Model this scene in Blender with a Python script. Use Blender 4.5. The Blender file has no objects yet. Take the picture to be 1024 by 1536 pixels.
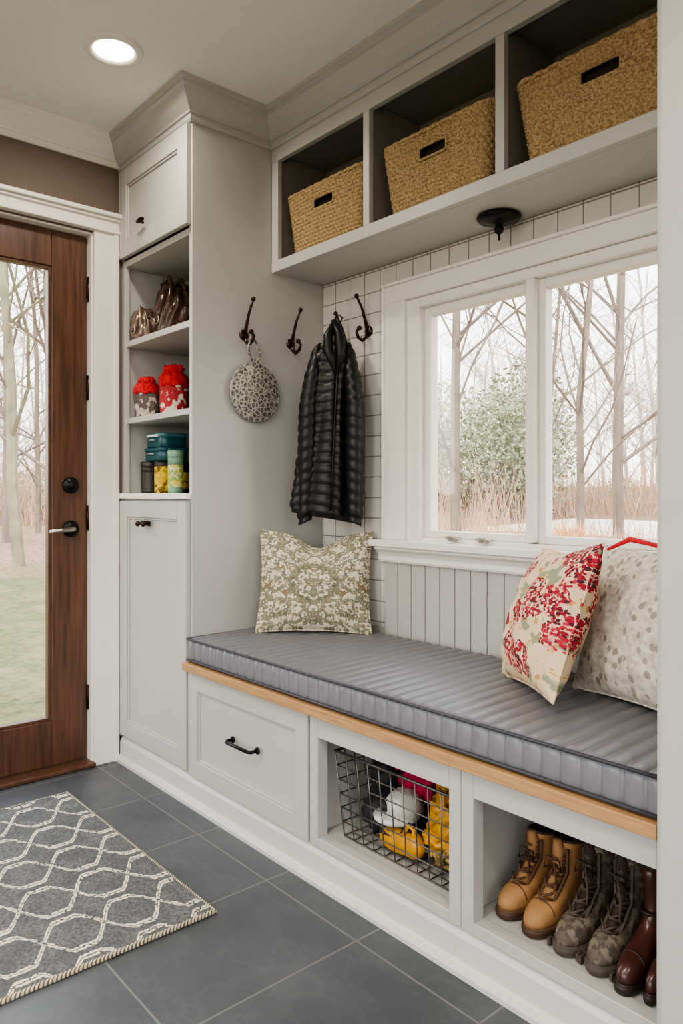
import bpy, bmesh, math, random
from mathutils import Vector, Matrix, noise
random.seed(7)
pi=math.pi
scene=bpy.context.scene
try:
    scene.view_settings.look='AgX - Medium High Contrast'
except Exception as e: print(e)
def L(r,g,b):
    f=lambda c:(c/255/12.92) if c/255<=0.04045 else ((c/255+0.055)/1.055)**2.4
    return (f(r),f(g),f(b),1)
# ---------------------------------------------------------------- materials
class NT:
    def __init__(s,name):
        s.m=bpy.data.materials.new(name); s.m.use_nodes=True
        s.t=s.m.node_tree; s.b=s.t.nodes['Principled BSDF']; s.out=s.t.nodes['Material Output']
    def n(s,ty,**k):
        nd=s.t.nodes.new(ty)
        for a,v in k.items(): setattr(nd,a,v)
        return nd
    def link(s,a,b): s.t.links.new(a,b)
    def set(s,sock,v):
        if isinstance(v,bpy.types.NodeSocket): s.link(v,sock)
        else: sock.default_value=v
    def math(s,op,a,b=None,c=None,clamp=False):
        nd=s.n('ShaderNodeMath',operation=op); nd.use_clamp=clamp
        s.set(nd.inputs[0],a)
        if b is not None: s.set(nd.inputs[1],b)
        if c is not None: s.set(nd.inputs[2],c)
        return nd.outputs[0]
    def mix(s,f,a,b):
        nd=s.n('ShaderNodeMix',data_type='RGBA')
        s.set(nd.inputs[0],f); s.set(nd.inputs[6],a); s.set(nd.inputs[7],b)
        return nd.outputs[2]
    def ramp(s,f,lo,hi,):
        nd=s.n('ShaderNodeMapRange'); nd.inputs[1].default_value=lo; nd.inputs[2].default_value=hi
        s.set(nd.inputs[0],f); return nd.outputs[0]
    def coord(s,kind='Object',scale=(1,1,1),loc=(0,0,0)):
        tc=s.n('ShaderNodeTexCoord'); mp=s.n('ShaderNodeMapping')
        mp.inputs['Scale'].default_value=scale; mp.inputs['Location'].default_value=loc
        s.link(tc.outputs[kind],mp.inputs[0]); return mp.outputs[0]
    def noise(s,vec,scale,detail=3,rough=.5):
        nd=s.n('ShaderNodeTexNoise'); s.link(vec,nd.inputs['Vector'])
        nd.inputs['Scale'].default_value=scale; nd.inputs['Detail'].default_value=detail; nd.inputs['Roughness'].default_value=rough
        return nd.outputs[0]
    def voro(s,vec,scale,feature='F1',out='Distance'):
        nd=s.n('ShaderNodeTexVoronoi',feature=feature); s.link(vec,nd.inputs['Vector']); nd.inputs['Scale'].default_value=scale
        return nd.outputs[out]
    def bump(s,h,strength=.3,dist=.01):
        nd=s.n('ShaderNodeBump'); nd.inputs['Strength'].default_value=strength; nd.inputs['Distance'].default_value=dist
        s.link(h,nd.inputs['Height']); s.link(nd.outputs[0],s.b.inputs['Normal'])
    def col(s,c): s.set(s.b.inputs['Base Color'],c)
    def rough(s,v): s.set(s.b.inputs['Roughness'],v)
def sc(c,k): return (min(c[0]*k,1),min(c[1]*k,1),min(c[2]*k,1),1)
def M(name,c,rough=.5,metal=0,var=.06,vs=6,bump=0,bs=80,stretch=(1,1,1),sheen=0,spec=None):
    t=NT(name); v=t.coord('Object',stretch)
    f=t.ramp(t.noise(v,vs,4),.3,.7)
    t.col(t.mix(f,sc(c,1-var),sc(c,1+var))); t.rough(rough); t.b.inputs['Metallic'].default_value=metal
    if bump: t.bump(t.noise(v,bs,2),bump,.004)
    if sheen: t.b.inputs['Sheen Weight'].default_value=sheen
    if spec is not None: t.b.inputs['Specular IOR Level'].default_value=spec
    return t.m
cab=M('cabinet_paint',L(180,179,174),.38,var=.02)
cab_shade=M('cabinet_paint_shaded',L(132,129,122),.55,var=.03)  # same cabinet paint, darkened to carry the shadow inside the cubbies
kickm=M('base_moulding_paint',L(202,200,195),.4,var=.02)
white=M('trim_white_paint',L(230,226,219),.4,var=.02)
taupe=M('taupe_wall_paint',L(112,99,88),.7,var=.03,bump=.05)
ceilm=M('ceiling_paint',L(232,231,228),.8,var=.015)
wallm=M('greige_wall_paint',L(198,193,185),.75,var=.02)
oak=M('oak_nosing',L(172,132,90),.45,var=.2,vs=9,stretch=(1,8,20))
doorw=M('stained_walnut',L(86,58,41),.36,var=.42,vs=7,stretch=(9,9,.6),bump=.1,bs=40)
blackm=M('black_iron',L(28,26,26),.35,metal=.7,var=.1)
bronze=M('dark_bronze',L(58,44,36),.28,metal=.9,var=.2)
nickel=M('satin_nickel',L(170,165,158),.28,metal=1)
cush=M('slate_vinyl_cushion',L(112,112,117),.36,var=.06,vs=30,bump=.1,bs=300)
piping=M('cushion_piping',L(56,56,62),.5)
stitch=M('channel_stitching',L(58,58,64),.8)
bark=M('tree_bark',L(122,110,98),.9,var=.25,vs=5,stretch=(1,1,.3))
barkf=M('hazed_far_bark',L(182,170,158),.9,var=.12,vs=5,stretch=(1,1,.3))  # distant trees: bark colour lightened to paint in haze
barki=M('mossy_bark',L(128,124,100),.9,var=.3,vs=3)
leafg=M('evergreen_leaves',L(150,156,126),.8,var=.3,vs=2)
brushm=M('dry_brush',L(190,160,134),.9,var=.25,vs=1)
pamp=M('amber_dry_grass',L(226,184,140),.9,var=.2,vs=6)
jack=M('black_nylon',L(21,21,23),.42,var=.15,vs=12,bump=.15,bs=60,spec=.4)
jackz=M('jacket_seams',L(14,14,15),.6)
def emis(name,c,s):
    t=NT(name); t.b.inputs['Emission Color'].default_value=c; t.b.inputs['Emission Strength'].default_value=s; t.col(c); return t.m
lampm=emis('lamp_diffuser',(1,.86,.66,1),14)
t=NT('clear_glass'); tr=t.n('ShaderNodeBsdfTransparent'); gl=t.n('ShaderNodeBsdfGlossy'); gl.inputs['Roughness'].default_value=.02
nz=t.noise(t.coord(),2,1); mx=t.n('ShaderNodeMixShader'); t.link(t.math('MULTIPLY_ADD',nz,.02,.04),mx.inputs[0])
t.link(tr.outputs[0],mx.inputs[1]); t.link(gl.outputs[0],mx.inputs[2]); t.link(mx.outputs[0],t.out.inputs[0]); glass=t.m
def brickmat(name,loc,bw,rh,mortar,c1,c2,cm,swap=False,offset=0,rough=.4,vs=4,bumpn=.1,vein=None):
    t=NT(name); tc=t.n('ShaderNodeTexCoord'); sp=t.n('ShaderNodeSeparateXYZ'); t.link(tc.outputs['Object'],sp.inputs[0])
    cb=t.n('ShaderNodeCombineXYZ')
    t.link(t.math('ADD',sp.outputs[0],loc[0]),cb.inputs[0]); t.link(t.math('ADD',sp.outputs[2 if swap else 1],loc[1]),cb.inputs[1])
    br=t.n('ShaderNodeTexBrick'); br.offset=offset; br.squash=1
    t.link(cb.outputs[0],br.inputs['Vector']); br.inputs['Scale'].default_value=1
    br.inputs['Mortar Size'].default_value=mortar; br.inputs['Mortar Smooth'].default_value=.1
    br.inputs['Brick Width'].default_value=bw; br.inputs['Row Height'].default_value=rh
    br.inputs['Bias'].default_value=0
    n1=t.noise(tc.outputs['Object'],vs,6,.6); f=t.ramp(n1,.28,.72)
    base=t.mix(f,c1,c2)
    if vein:
        n2=t.noise(t.coord('Object',(1,1.6,1)),3.5,5,.6); vv=t.ramp(t.math('ABSOLUTE',t.math('SUBTRACT',n2,.5)),.03,.0)
        base=t.mix(t.math('MULTIPLY',vv,.12),base,vein)
    t.col(t.mix(br.outputs['Fac'],base,cm)); t.rough(rough)
    h=t.math('SUBTRACT',t.math('MULTIPLY',n1,bumpn),br.outputs['Fac'])
    t.bump(h,.5,.004); return t.m
floorm=brickmat('slate_floor_tile',(1.36+3.8,-1.23+5),.38,.5,.0028,L(62,65,69),L(84,87,91),L(110,109,106),rough=.42,vs=3.2,bumpn=.4,vein=L(112,115,118))
tilem=brickmat('white_wall_tile',(5,5),.085,.078,.0024,L(212,209,202),L(220,216,209),L(146,142,135),swap=True,rough=.25,vs=3,bumpn=.05)
def rugmat():
    t=NT('trellis_rug'); tc=t.n('ShaderNodeTexCoord'); sp=t.n('ShaderNodeSeparateXYZ'); t.link(tc.outputs['Object'],sp.inputs[0])
    nn=t.noise(tc.outputs['Object'],45,2)
    x=t.math('ADD',sp.outputs[0],t.math('MULTIPLY',t.math('SUBTRACT',nn,.5),.014)); y=t.math('ADD',sp.outputs[1],t.math('MULTIPLY',t.math('SUBTRACT',nn,.5),-.016))
    c=t.math('COSINE',t.math('MULTIPLY',y,2*pi/.30)); T=t.math('MULTIPLY',t.math('MAXIMUM',t.math('MINIMUM',t.math('MULTIPLY',c,1.2),1),-1),.39)
    v=t.math('DIVIDE',x,.185)
    ds=[]
    for sg in (1,-1):
        w=t.math('ADD',v,T) if sg==1 else t.math('SUBTRACT',v,T)
        ds.append(t.math('ABSOLUTE',t.math('SUBTRACT',t.math('FRACT',t.math('ADD',w,10.5)),.5)))
    d=t.math('MINIMUM',*ds)
    line=t.math('MULTIPLY',t.math('LESS_THAN',d,.055),t.math('GREATER_THAN',d,.008))
    ch=t.noise(tc.outputs['Object'],110,2); line=t.math('MULTIPLY',line,t.math('GREATER_THAN',ch,.40))
    g=t.mix(t.ramp(t.noise(tc.outputs['Object'],14,5),.3,.7),L(88,90,92),L(120,121,121))
    g=t.mix(t.ramp(ch,.3,.7),L(74,75,77),g)
    colr=t.mix(line,g,L(220,212,192))
    ex=t.math('GREATER_THAN',t.math('ABSOLUTE',sp.outputs[0]),.506); ey=t.math('GREATER_THAN',t.math('ABSOLUTE',sp.outputs[1]),.761)
    e=t.math('MAXIMUM',ex,ey)
    st=t.math('GREATER_THAN',t.math('SINE',t.math('MULTIPLY',t.math('ADD',sp.outputs[0],sp.outputs[1]),2*pi/.010)),-.2)
    colr=t.mix(e,colr,t.mix(st,L(96,88,76),L(196,184,158)))
    t.col(colr); t.rough(.95); t.bump(t.math('ADD',t.math('MULTIPLY',line,.6),ch),.8,.006); return t.m
rugm=rugmat()
def grassweave():
    t=NT('seagrass_weave'); v=t.coord('Object'); n1=t.noise(v,150,2); n2=t.noise(v,9,2)
    a=t.mix(t.ramp(n1,.35,.65),L(128,102,70),L(188,162,120)); t.col(t.mix(t.math('MULTIPLY',t.ramp(n2,.35,.75),.4),a,L(158,130,90))); t.rough(.85)
    t.bump(n1,.5,.004); return t.m
seag=grassweave(); slot_shade=M('basket_inner_shade',L(44,34,24),.9)  # second material: dark tone standing in for shade inside the baskets
def uvmat(name,fn,rough=.85):
    t=NT(name); tc=t.n('ShaderNodeTexCoord'); sp=t.n('ShaderNodeSeparateXYZ'); t.link(tc.outputs['UV'],sp.inputs[0])
    fn(t,tc,sp); t.rough(rough); return t.m
def damask(t,tc,sp):
    u=t.math('ABSOLUTE',t.math('SUBTRACT',sp.outputs[0],.5)); cb=t.n('ShaderNodeCombineXYZ'); t.link(u,cb.inputs[0]); t.link(sp.outputs[1],cb.inputs[1])
    n1=t.noise(cb.outputs[0],7,4,.65); n2=t.noise(cb.outputs[0],26,3,.6)
    w=t.math('ABSOLUTE',t.math('SUBTRACT',t.math('FRACT',t.math('MULTIPLY',n1,6)),.5))
    m1=t.math('MULTIPLY',t.ramp(w,.16,.24),t.math('GREATER_THAN',n2,.40))
    r=t.math('SQRT',t.math('ADD',t.math('POWER',u,2),t.math('POWER',t.math('SUBTRACT',sp.outputs[1],.48),2)))
    ring=t.math('LESS_THAN',t.math('ABSOLUTE',t.math('SUBTRACT',r,t.math('MULTIPLY_ADD',n2,.16,.13))),.026)
    m=t.math('MAXIMUM',m1,ring)
    g=t.mix(t.ramp(n2,.4,.6),L(92,96,76),L(142,140,112))
    g=t.mix(t.math('GREATER_THAN',t.noise(cb.outputs[0],12,2),.6),g,L(128,110,82))
    t.col(t.mix(m,L(210,200,178),g)); t.bump(t.noise(tc.outputs['UV'],150,2),.2,.003)
def floral(t,tc,sp):
    uv=tc.outputs['UV']; nd=t.n('ShaderNodeTexVoronoi'); t.link(uv,nd.inputs['Vector']); nd.inputs['Scale'].default_value=48
    dots=t.math('LESS_THAN',nd.outputs['Distance'],.66)
    sp2=t.n('ShaderNodeSeparateColor'); t.link(nd.outputs['Color'],sp2.inputs[0])
    bd=t.voro(uv,5.0); reg=t.math('LESS_THAN',t.math('ADD',bd,t.math('MULTIPLY',t.noise(uv,16,3),.40)),.74)
    red=t.mix(sp2.outputs[0],L(128,8,34),L(188,40,60)); red=t.mix(t.math('GREATER_THAN',sp2.outputs[1],.75),red,L(78,20,38))
    red=t.mix(t.math('GREATER_THAN',sp2.outputs[2],.84),red,L(222,160,146))
    lf=t.noise(uv,7,3,.5)
    base=t.mix(t.math('MULTIPLY',t.ramp(lf,.56,.59),.9),L(218,194,158),L(126,138,108))
    base=t.mix(t.math('GREATER_THAN',t.noise(uv,15,2),.64),base,L(190,150,84))
    t.col(t.mix(t.math('MULTIPLY',dots,reg),base,red)); t.bump(t.noise(uv,150,2),.2,.003)
def spots(t,tc,sp):
    mp=t.n('ShaderNodeMapping'); mp.inputs['Scale'].default_value=(1,.7,1); t.link(tc.outputs['UV'],mp.inputs[0])
    d=t.voro(mp.outputs[0],21); m=t.math('MULTIPLY',t.math('LESS_THAN',d,.36),t.ramp(t.noise(tc.outputs['UV'],5,2),.42,.48))
    n=t.noise(tc.outputs['UV'],22,3)
    t.col(t.mix(t.math('MULTIPLY',m,.7),t.mix(t.ramp(n,.35,.6),L(188,180,164),L(220,212,198)),L(122,114,96))); t.bump(n,.2,.003)
def camo(name,a,b,c,sc_=22):
    t=NT(name); v=t.coord(); n1=t.noise(v,sc_,3); n2=t.noise(v,sc_*1.7,3)
    t.col(t.mix(t.ramp(n2,.5,.58),t.mix(t.ramp(n1,.45,.54),a,b),c)); t.rough(.75); t.bump(n2,.3,.003); return t.m
def knitmat(name,a,b,sc_=90):
    t=NT(name); v=t.coord(); w=t.voro(v,sc_); n1=t.noise(v,34,3)
    t.col(t.mix(t.ramp(n1,.5,.55),a,b)); t.rough(.95); t.bump(w,.8,.005); return t.m
# ---------------------------------------------------------------- mesh builder
class MB:
    def __init__(s): s.v=[];s.f=[];s.fm=[];s.sm=[];s.mats=[];s.uvs={}
    def mi(s,m):
        if m not in s.mats: s.mats.append(m)
        return s.mats.index(m)
    def add(s,vs,fs,m,smooth=False):
        o=len(s.v); s.v+= [tuple(p) for p in vs]; k=s.mi(m)
        for f in fs: s.f.append([i+o for i in f]); s.fm.append(k); s.sm.append(smooth)
        return o
    def box(s,x0,x1,y0,y1,z0,z1,m):
        x0,x1=sorted((x0,x1));y0,y1=sorted((y0,y1));z0,z1=sorted((z0,z1))
        vs=[(x,y,z) for z in(z0,z1) for y in(y0,y1) for x in(x0,x1)]
        s.add(vs,[(0,2,3,1),(4,5,7,6),(0,1,5,4),(2,6,7,3),(0,4,6,2),(1,3,7,5)],m)
    def loft(s,rings,m,cap0=True,cap1=True,smooth=True,closed=False):
        n=len(rings[0]); vs=[p for r in rings for p in r]; fs=[]
        R=len(rings)
        for i in range(R if closed else R-1):
            j=(i+1)%R
            for k in range(n):
                l=(k+1)%n; fs.append((i*n+k,i*n+l,j*n+l,j*n+k))
        if not closed:
            if cap0: fs.append(tuple(range(n-1,-1,-1)))
            if cap1: fs.append(tuple((R-1)*n+k for k in range(n)))
        s.add(vs,fs,m,smooth)
    def tube(s,pts,r,m,n=8,closed=False):
        pts=[Vector(p) for p in pts]; rs=r if isinstance(r,(list,tuple)) else [r]*len(pts)
        N=len(pts); rings=[]; up=None
        for i,p in enumerate(pts):
            if closed: d=(pts[(i+1)%N]-pts[i-1])
            else: d=pts[min(i+1,N-1)]-pts[max(i-1,0)]
            if d.length<1e-9: d=Vector((0,0,1))
            d.normalize()
            if up is None:
                up=Vector((0,0,1)) if abs(d.z)<.9 else Vector((1,0,0))
            a=(up-d*up.dot(d))
            if a.length<1e-6: a=d.orthogonal()
            a.normalize(); b=d.cross(a); up=a
            rings.append([p+a*math.cos(2*pi*k/n)*rs[i]+b*math.sin(2*pi*k/n)*rs[i] for k in range(n)])
        s.loft(rings,m,closed=closed)
    def lathe(s,prof,c,m,n=32,mat=None,cap0=True,cap1=True):
        c=Vector(c); rings=[]
        for r,z in prof:
            ring=[]
            for k in range(n):
                p=Vector((r*math.cos(2*pi*k/n),r*math.sin(2*pi*k/n),z))
                if mat: p=mat@p
                ring.append(p+c)
            rings.append(ring)
        s.loft(rings,m,cap0,cap1)
    def ball(s,c,r,m,n=12,seed=None,amp=0,fr=3):
        if not isinstance(r,(tuple,list)): r=(r,r,r)
        rings=[];c=Vector(c)
        for i in range(n+1):
            th=max(.02,min(pi-.02,pi*i/n)); ring=[]
            for k in range(2*n):
                d=Vector((math.sin(th)*math.cos(pi*k/n),math.sin(th)*math.sin(pi*k/n),-math.cos(th)))
                q=1
                if amp: q=1+amp*noise.noise(d*fr+Vector((seed*7.3,seed*1.7,0)))+amp*.5*noise.noise(d*fr*2.3+Vector((seed*3.1,0,0)))
                ring.append(c+Vector((d.x*r[0],d.y*r[1],d.z*r[2]))*q)
            rings.append(ring)
        s.loft(rings,m)
    def sweep(s,path,prof,m,closed=False):
        P=[Vector(p) for p in path]; rings=[]
        for i,p in enumerate(P):
            d0=(P[i]-P[i-1]).normalized() if i>0 else None; d1=(P[i+1]-P[i]).normalized() if i<len(P)-1 else None
            d0=d0 or d1; d1=d1 or d0
            n0=Vector((d0.y,-d0.x)); n1=Vector((d1.y,-d1.x)); mm=(n0+n1).normalized(); k=1/max(.2,mm.dot(n0))
            rings.append([(p.x+mm.x*k*o,p.y+mm.y*k*o,z) for o,z in prof])
        s.loft(rings,m,smooth=False)
    def shaker(s,x0,x1,z0,z1,y,m,fw=.055,th=.02,rec=.012):
        yf=y-th
        s.box(x0,x0+fw,yf,y,z0,z1,m); s.box(x1-fw,x1,yf,y,z0,z1,m)
        s.box(x0+fw,x1-fw,yf,y,z0,z0+fw,m); s.box(x0+fw,x1-fw,yf,y,z1-fw,z1,m)
        b=.008
        s.box(x0+fw,x1-fw,yf+rec,y,z0+fw,z1-fw,m)
        for (a,c,e,g) in ((x0+fw,x0+fw+b,z0+fw,z1-fw),(x1-fw-b,x1-fw,z0+fw,z1-fw),(x0+fw+b,x1-fw-b,z0+fw,z0+fw+b),(x0+fw+b,x1-fw-b,z1-fw-b,z1-fw)):
            s.box(a,c,yf+rec*.45,yf+rec+.001,e,g,m)
    def obj(s,name,bevel=0,sub=0,parent=None,loc=None,mat=None,solid=0,recalc=True,world=None):
        me=bpy.data.meshes.new(name)
        me.from_pydata(s.v,[],s.f)
        for m in s.mats: me.materials.append(m)
        me.polygons.foreach_set('material_index',s.fm); me.polygons.foreach_set('use_smooth',s.sm)
        if s.uvs:
            uvl=me.uv_layers.new(name='UVMap')
            for lp in me.loops:
                uvl.data[lp.index].uv=s.uvs.get(lp.vertex_index,(0,0))
        if recalc:
            bm=bmesh.new(); bm.from_mesh(me); bmesh.ops.recalc_face_normals(bm,faces=bm.faces); bm.to_mesh(me); bm.free()
        o=bpy.data.objects.new(name,me); scene.collection.objects.link(o)
        if solid:
            md=o.modifiers.new('solid','SOLIDIFY'); md.thickness=solid
        if bevel:
            md=o.modifiers.new('bevel','BEVEL'); md.width=bevel; md.segments=2; md.limit_method='ANGLE'; md.angle_limit=math.radians(40)
        if sub:
            md=o.modifiers.new('sub','SUBSURF'); md.levels=sub; md.render_levels=sub
        if world is not None: o.matrix_world=world
        if loc: o.location=loc
        if parent: o.parent=parent
        return o
def empty(name,loc=(0,0,0)):
    e=bpy.data.objects.new(name,None); scene.collection.objects.link(e); e.location=loc; return e
# ---------------------------------------------------------------- dimensions
XF=-2.94; YW=1.96; YB=-1.6; XR=2.2; ZC=2.54; TH=.16
CS=-2.36; YC=1.345; XN=-.637
# ---------------------------------------------------------------- room shell
b=MB(); b.box(XF-TH,XR+TH,YB-TH,YW+TH,-.12,0,floorm); b.obj('floor')
b=MB(); b.box(XF-TH,XR+TH,YB-TH,YW+TH,ZC,ZC+.12,ceilm); b.obj('ceiling')
DY0,DY1,DZ=.285,1.225,2.155
b=MB()
b.box(XF-TH,XF,YB-TH,DY0,0,ZC,taupe); b.box(XF-TH,XF,DY1,YW+TH,0,ZC,taupe); b.box(XF-TH,XF,DY0,DY1,DZ,ZC,taupe); b.obj('wall_west')
WX0,WX1,WZ0,WZ1=-1.89,-.83,.925,1.80
b=MB()
b.box(XF,WX0,YW,YW+TH,0,ZC,wallm); b.box(WX1,XR+TH,YW,YW+TH,0,ZC,wallm); b.box(WX0,WX1,YW,YW+TH,0,WZ0,wallm); b.box(WX0,WX1,YW,YW+TH,WZ1,ZC,wallm); b.obj('wall_north')
b=MB()
b.box(XF,-2.2,YB-TH,YB,0,ZC,wallm); b.box(1.4,XR+TH,YB-TH,YB,0,ZC,wallm); b.box(-2.2,1.4,YB-TH,YB,0,.5,wallm); b.box(-2.2,1.4,YB-TH,YB,2.25,ZC,wallm); b.obj('wall_south')
b=MB(); b.box(XR,XR+TH,YB,-1.2,0,ZC,wallm); b.box(XR,XR+TH,1.2,YW,0,ZC,wallm); b.box(XR,XR+TH,-1.2,1.2,2.2,ZC,wallm); b.box(XR,XR+TH,-1.2,1.2,0,.4,wallm); b.obj('wall_east')
for i,(nm,args) in enumerate((('added_window_south',('x',-2.2,1.4,YB-.1,.5,2.25)),('added_window_east',('y',-1.2,1.2,XR+.06,.4,2.2)))):  # added windows out of view, made large to bring in soft daylight
    ax,a0,a1,c,z0,z1=args; b=MB()
    def bx(p0,p1,q0,q1,m,d=.03):
        if ax=='x': b.box(p0,p1,c-d,c+d,q0,q1,m)
        else: b.box(c-d,c+d,p0,p1,q0,q1,m)
    bx(a0,a0+.05,z0,z1,white); bx(a1-.05,a1,z0,z1,white); bx(a0+.05,a1-.05,z0,z0+.05,white); bx(a0+.05,a1-.05,z1-.05,z1,white)
    n=4
    for k in range(1,n): q=a0+(a1-a0)*k/n; bx(q-.03,q+.03,z0+.05,z1-.05,white)
    b.obj(nm,.003)
b=MB(); b.box(CS+.002,-1.998,YW-.008,YW-.001,.60,1.95,tilem); b.box(-1.998,XN-.004,YW-.008,YW-.001,1.868,1.95,tilem); b.obj('wall_tile_backsplash')
b=MB(); x=-1.995
while x<XN-.02:
    x1=min(x+.068,XN-.004); b.box(x+.0018,x1-.0018,YW-.015,YW-.0012,.52,.849,cab); x+=.068
b.box(-1.995,XN-.004,YW-.008,YW-.0005,.52,.85,cab_shade)
b.obj('trim_beadboard',.0025)
crown=lambda h,o:[(0,ZC),(o,ZC),(o,ZC-.014),(o*.90,ZC-.018),(o*.90,ZC-.026),(o*.80,ZC-.030),(o*.70,ZC-h*.40),(o*.52,ZC-h*.56),(o*.36,ZC-h*.66),(o*.26,ZC-h*.72),(o*.26,ZC-h*.79),(o*.17,ZC-h*.80),(o*.17,ZC-h*.95),(o*.1,ZC-h),(0,ZC-h)]
b=MB(); b.sweep([(XF,YB+.1),(XF,YC-.005)],crown(.1,.085),white); b.obj('trim_crown_wall')
b=MB(); b.sweep([(XF+.001,YC),(CS,YC),(CS,1.695),(XN,1.695),(XN,1.30),(XR-.01,1.30)],crown(.115,.09),cab); b.obj('trim_crown_cabinet')
basep=[(0,0),(.016,0),(.016,.10),(.012,.115),(.006,.122),(0,.125)]
b=MB(); b.sweep([(XR,YB),(XF,YB),(XF,DY0-.12)],basep,white); b.sweep([(XF,DY1+.103),(XF,YC-.02)],basep,white); b.obj('baseboard_west')
kick=[(0,.0),(.034,0),(.034,.012),(.028,.022),(.016,.027),(.016,.080),(.012,.088),(.004,.097),(0,.10)]
b=MB(); b.sweep([(XF+.02,YC),(XN,YC)],kick,kickm); b.obj('baseboard_cabinet')
# ---------------------------------------------------------------- door
de=empty('door_1')
DX=XF-.06
y0,y1,z0,z1=.305,1.213,.022,2.143
b=MB()
b.box(DX-.022,DX+.022,y1-.142,y1,z0,z1,doorw); b.box(DX-.022,DX+.022,y0,y0+.142,z0,z1,doorw)
b.box(DX-.022,DX+.022,y0+.142,y1-.142,z0,.2,doorw); b.box(DX-.022,DX+.022,y0+.142,y1-.142,2.0,z1,doorw)
b.obj('door_frame',.004,parent=de)
b=MB()
gy0,gy1,gz0,gz1=y0+.142,y1-.142,.2,2.0
for a in ((gy0,gy0+.012,gz0,gz1),(gy1-.012,gy1,gz0,gz1),(gy0+.012,gy1-.012,gz0,gz0+.012),(gy0+.012,gy1-.012,gz1-.012,gz1)):
    b.box(DX-.016,DX+.016,a[0],a[1],a[2],a[3],doorw)
b.obj('glazing_bead',.002,parent=de)
b=MB(); b.box(DX-.004,DX+.004,gy0+.01,gy1-.01,gz0+.01,gz1-.01,glass); b.obj('glass_pane',parent=de)
b=MB(); RY=Matrix.Rotation(pi/2,3,'Y'); hx=DX+.0225
hy=1.145
b.lathe([(.033,0),(.033,.008),(.028,.013),(.014,.016),(.014,.026),(.001,.027)],(hx,hy,1.132),blackm,24,RY)
b.lathe([(.033,0),(.033,.008),(.028,.012),(.012,.015),(.012,.05),(.001,.051)],(hx,hy,.958),blackm,24,RY)
b.tube([(hx+.045,hy,.958),(hx+.055,hy-.01,.958),(hx+.056,hy-.05,.955),(hx+.054,hy-.1,.950)],[.010,.010,.008,.007],nickel,10)
b.obj('lever_handle_and_deadbolt',parent=de)
b=MB()
for z in (1.93,1.53,1.0,.27):
    b.tube([(XF-.033,y1+.004,z-.05),(XF-.033,y1+.004,z+.05)],.007,bronze,10)
b.obj('hinges',parent=de)
b=MB()
b.box(XF-TH,XF,DY1-.008,DY1,0,DZ,white); b.box(XF-TH,XF,DY0,DY0+.015,0,DZ,white); b.box(XF-TH,XF,DY0+.015,DY1-.008,DZ-.008,DZ,white)
b.box(XF,XF+.02,DY1-.004,DY1+.1,0,DZ+.01,white); b.box(XF,XF+.02,DY0-.1,DY0+.004,0,DZ+.01,white)
b.box(XF+.02,XF+.028,DY1+.078,DY1+.099,0,DZ+.009,white)
b.box(XF,XF+.024,DY0-.1,DY1+.1,DZ+.01,DZ+.07,white)
b.box(XF+.001,XF+.034,DY0-.108,DY1+.108,DZ+.006,DZ+.02,white)
b.box(XF+.001,XF+.036,DY0-.112,DY1+.112,DZ+.056,DZ+.068,white)
b.box(XF,XF+.05,DY0-.122,DY1+.122,DZ+.068,DZ+.085,white)
b.obj('trim_door_casing',.003)
b=MB(); b.box(XF-TH,XF+.03,DY0,DY1,0.001,.018,doorw); b.obj('door_threshold',.004)
# ---------------------------------------------------------------- window
we=empty('window_1')
b=MB()
gx=[(-1.796,-1.396),(-1.322,-.922)]; gz0,gz1=.968,1.735
b.box(WX0+.0005,gx[0][0]-.03,YW-.006,YW+.09,WZ0,WZ1-.0005,white); b.box(gx[1][1]+.03,WX1,YW-.006,YW+.09,WZ0,WZ1,white)
b.box(gx[0][0]-.03,gx[1][1]+.03,YW-.006,YW+.09,gz1+.03,WZ1-.0005,white); b.box(gx[0][0]-.03,gx[1][1]+.03,YW-.006,YW+.09,WZ0,gz0-.025,white)
b.box(gx[0][1]+.022,gx[1][0]-.022,YW-.01,YW+.09,gz0-.02,gz1+.029,white)
b.obj('window_frame',.003,parent=we)
b=MB()
for x0,x1 in gx:
    b.box(x0-.03,x0,YW+.02,YW+.06,gz0-.025,gz1+.03,white); b.box(x1,x1+.03,YW+.02,YW+.06,gz0-.025,gz1+.03,white)
    b.box(x0,x1,YW+.02,YW+.06,gz0-.025,gz0,white); b.box(x0,x1,YW+.02,YW+.06,gz1,gz1+.03,white)
b.obj('sashes',.003,parent=we)
b=MB()
for x0,x1 in gx: b.box(x0,x1,YW+.038,YW+.042,gz0,gz1,glass)
b.obj('glass_panes',parent=we)
b=MB()
for cx in (-1.66,-1.53): 
    b.tube([(cx-.035,YW-.012,.948),(cx,YW-.03,.952),(cx+.04,YW-.022,.948)],[.006,.007,.005],nickel,8)
    b.box(cx-.012,cx+.012,YW-.03,YW-.004,.938,.952,nickel)
b.obj('sash_cranks',.002,parent=we)
b=MB()
b.box(-1.996,WX0+.004,YW-.022,YW-.0005,.93,1.80,white); b.box(WX1-.004,-.73,YW-.022,YW-.0005,.93,1.80,white)
b.box(-1.996,-.73,YW-.022,YW-.0005,1.80,1.862,white)
b.box(-1.999,-1.985,YW-.028,YW-.0007,.931,1.862,white); b.box(-2.002,-.725,YW-.03,YW-.0005,1.862,1.874,white)
b.obj('trim_window_casing',.003)
b=MB()
b.box(-2.03,XN-.004,YW-.065,YW,.905,.93,white)
b.box(-2.012,XN-.004,YW-.022,YW-.0005,.845,.905,white)
b.sweep([(-2.012,YW-.022),(XN-.004,YW-.022)],[(0,.846),(.006,.846),(.01,.855),(.008,.87),(.018,.885),(.03,.895),(.032,.904),(0,.904)],white)
b.obj('trim_window_sill',.004)
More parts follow.
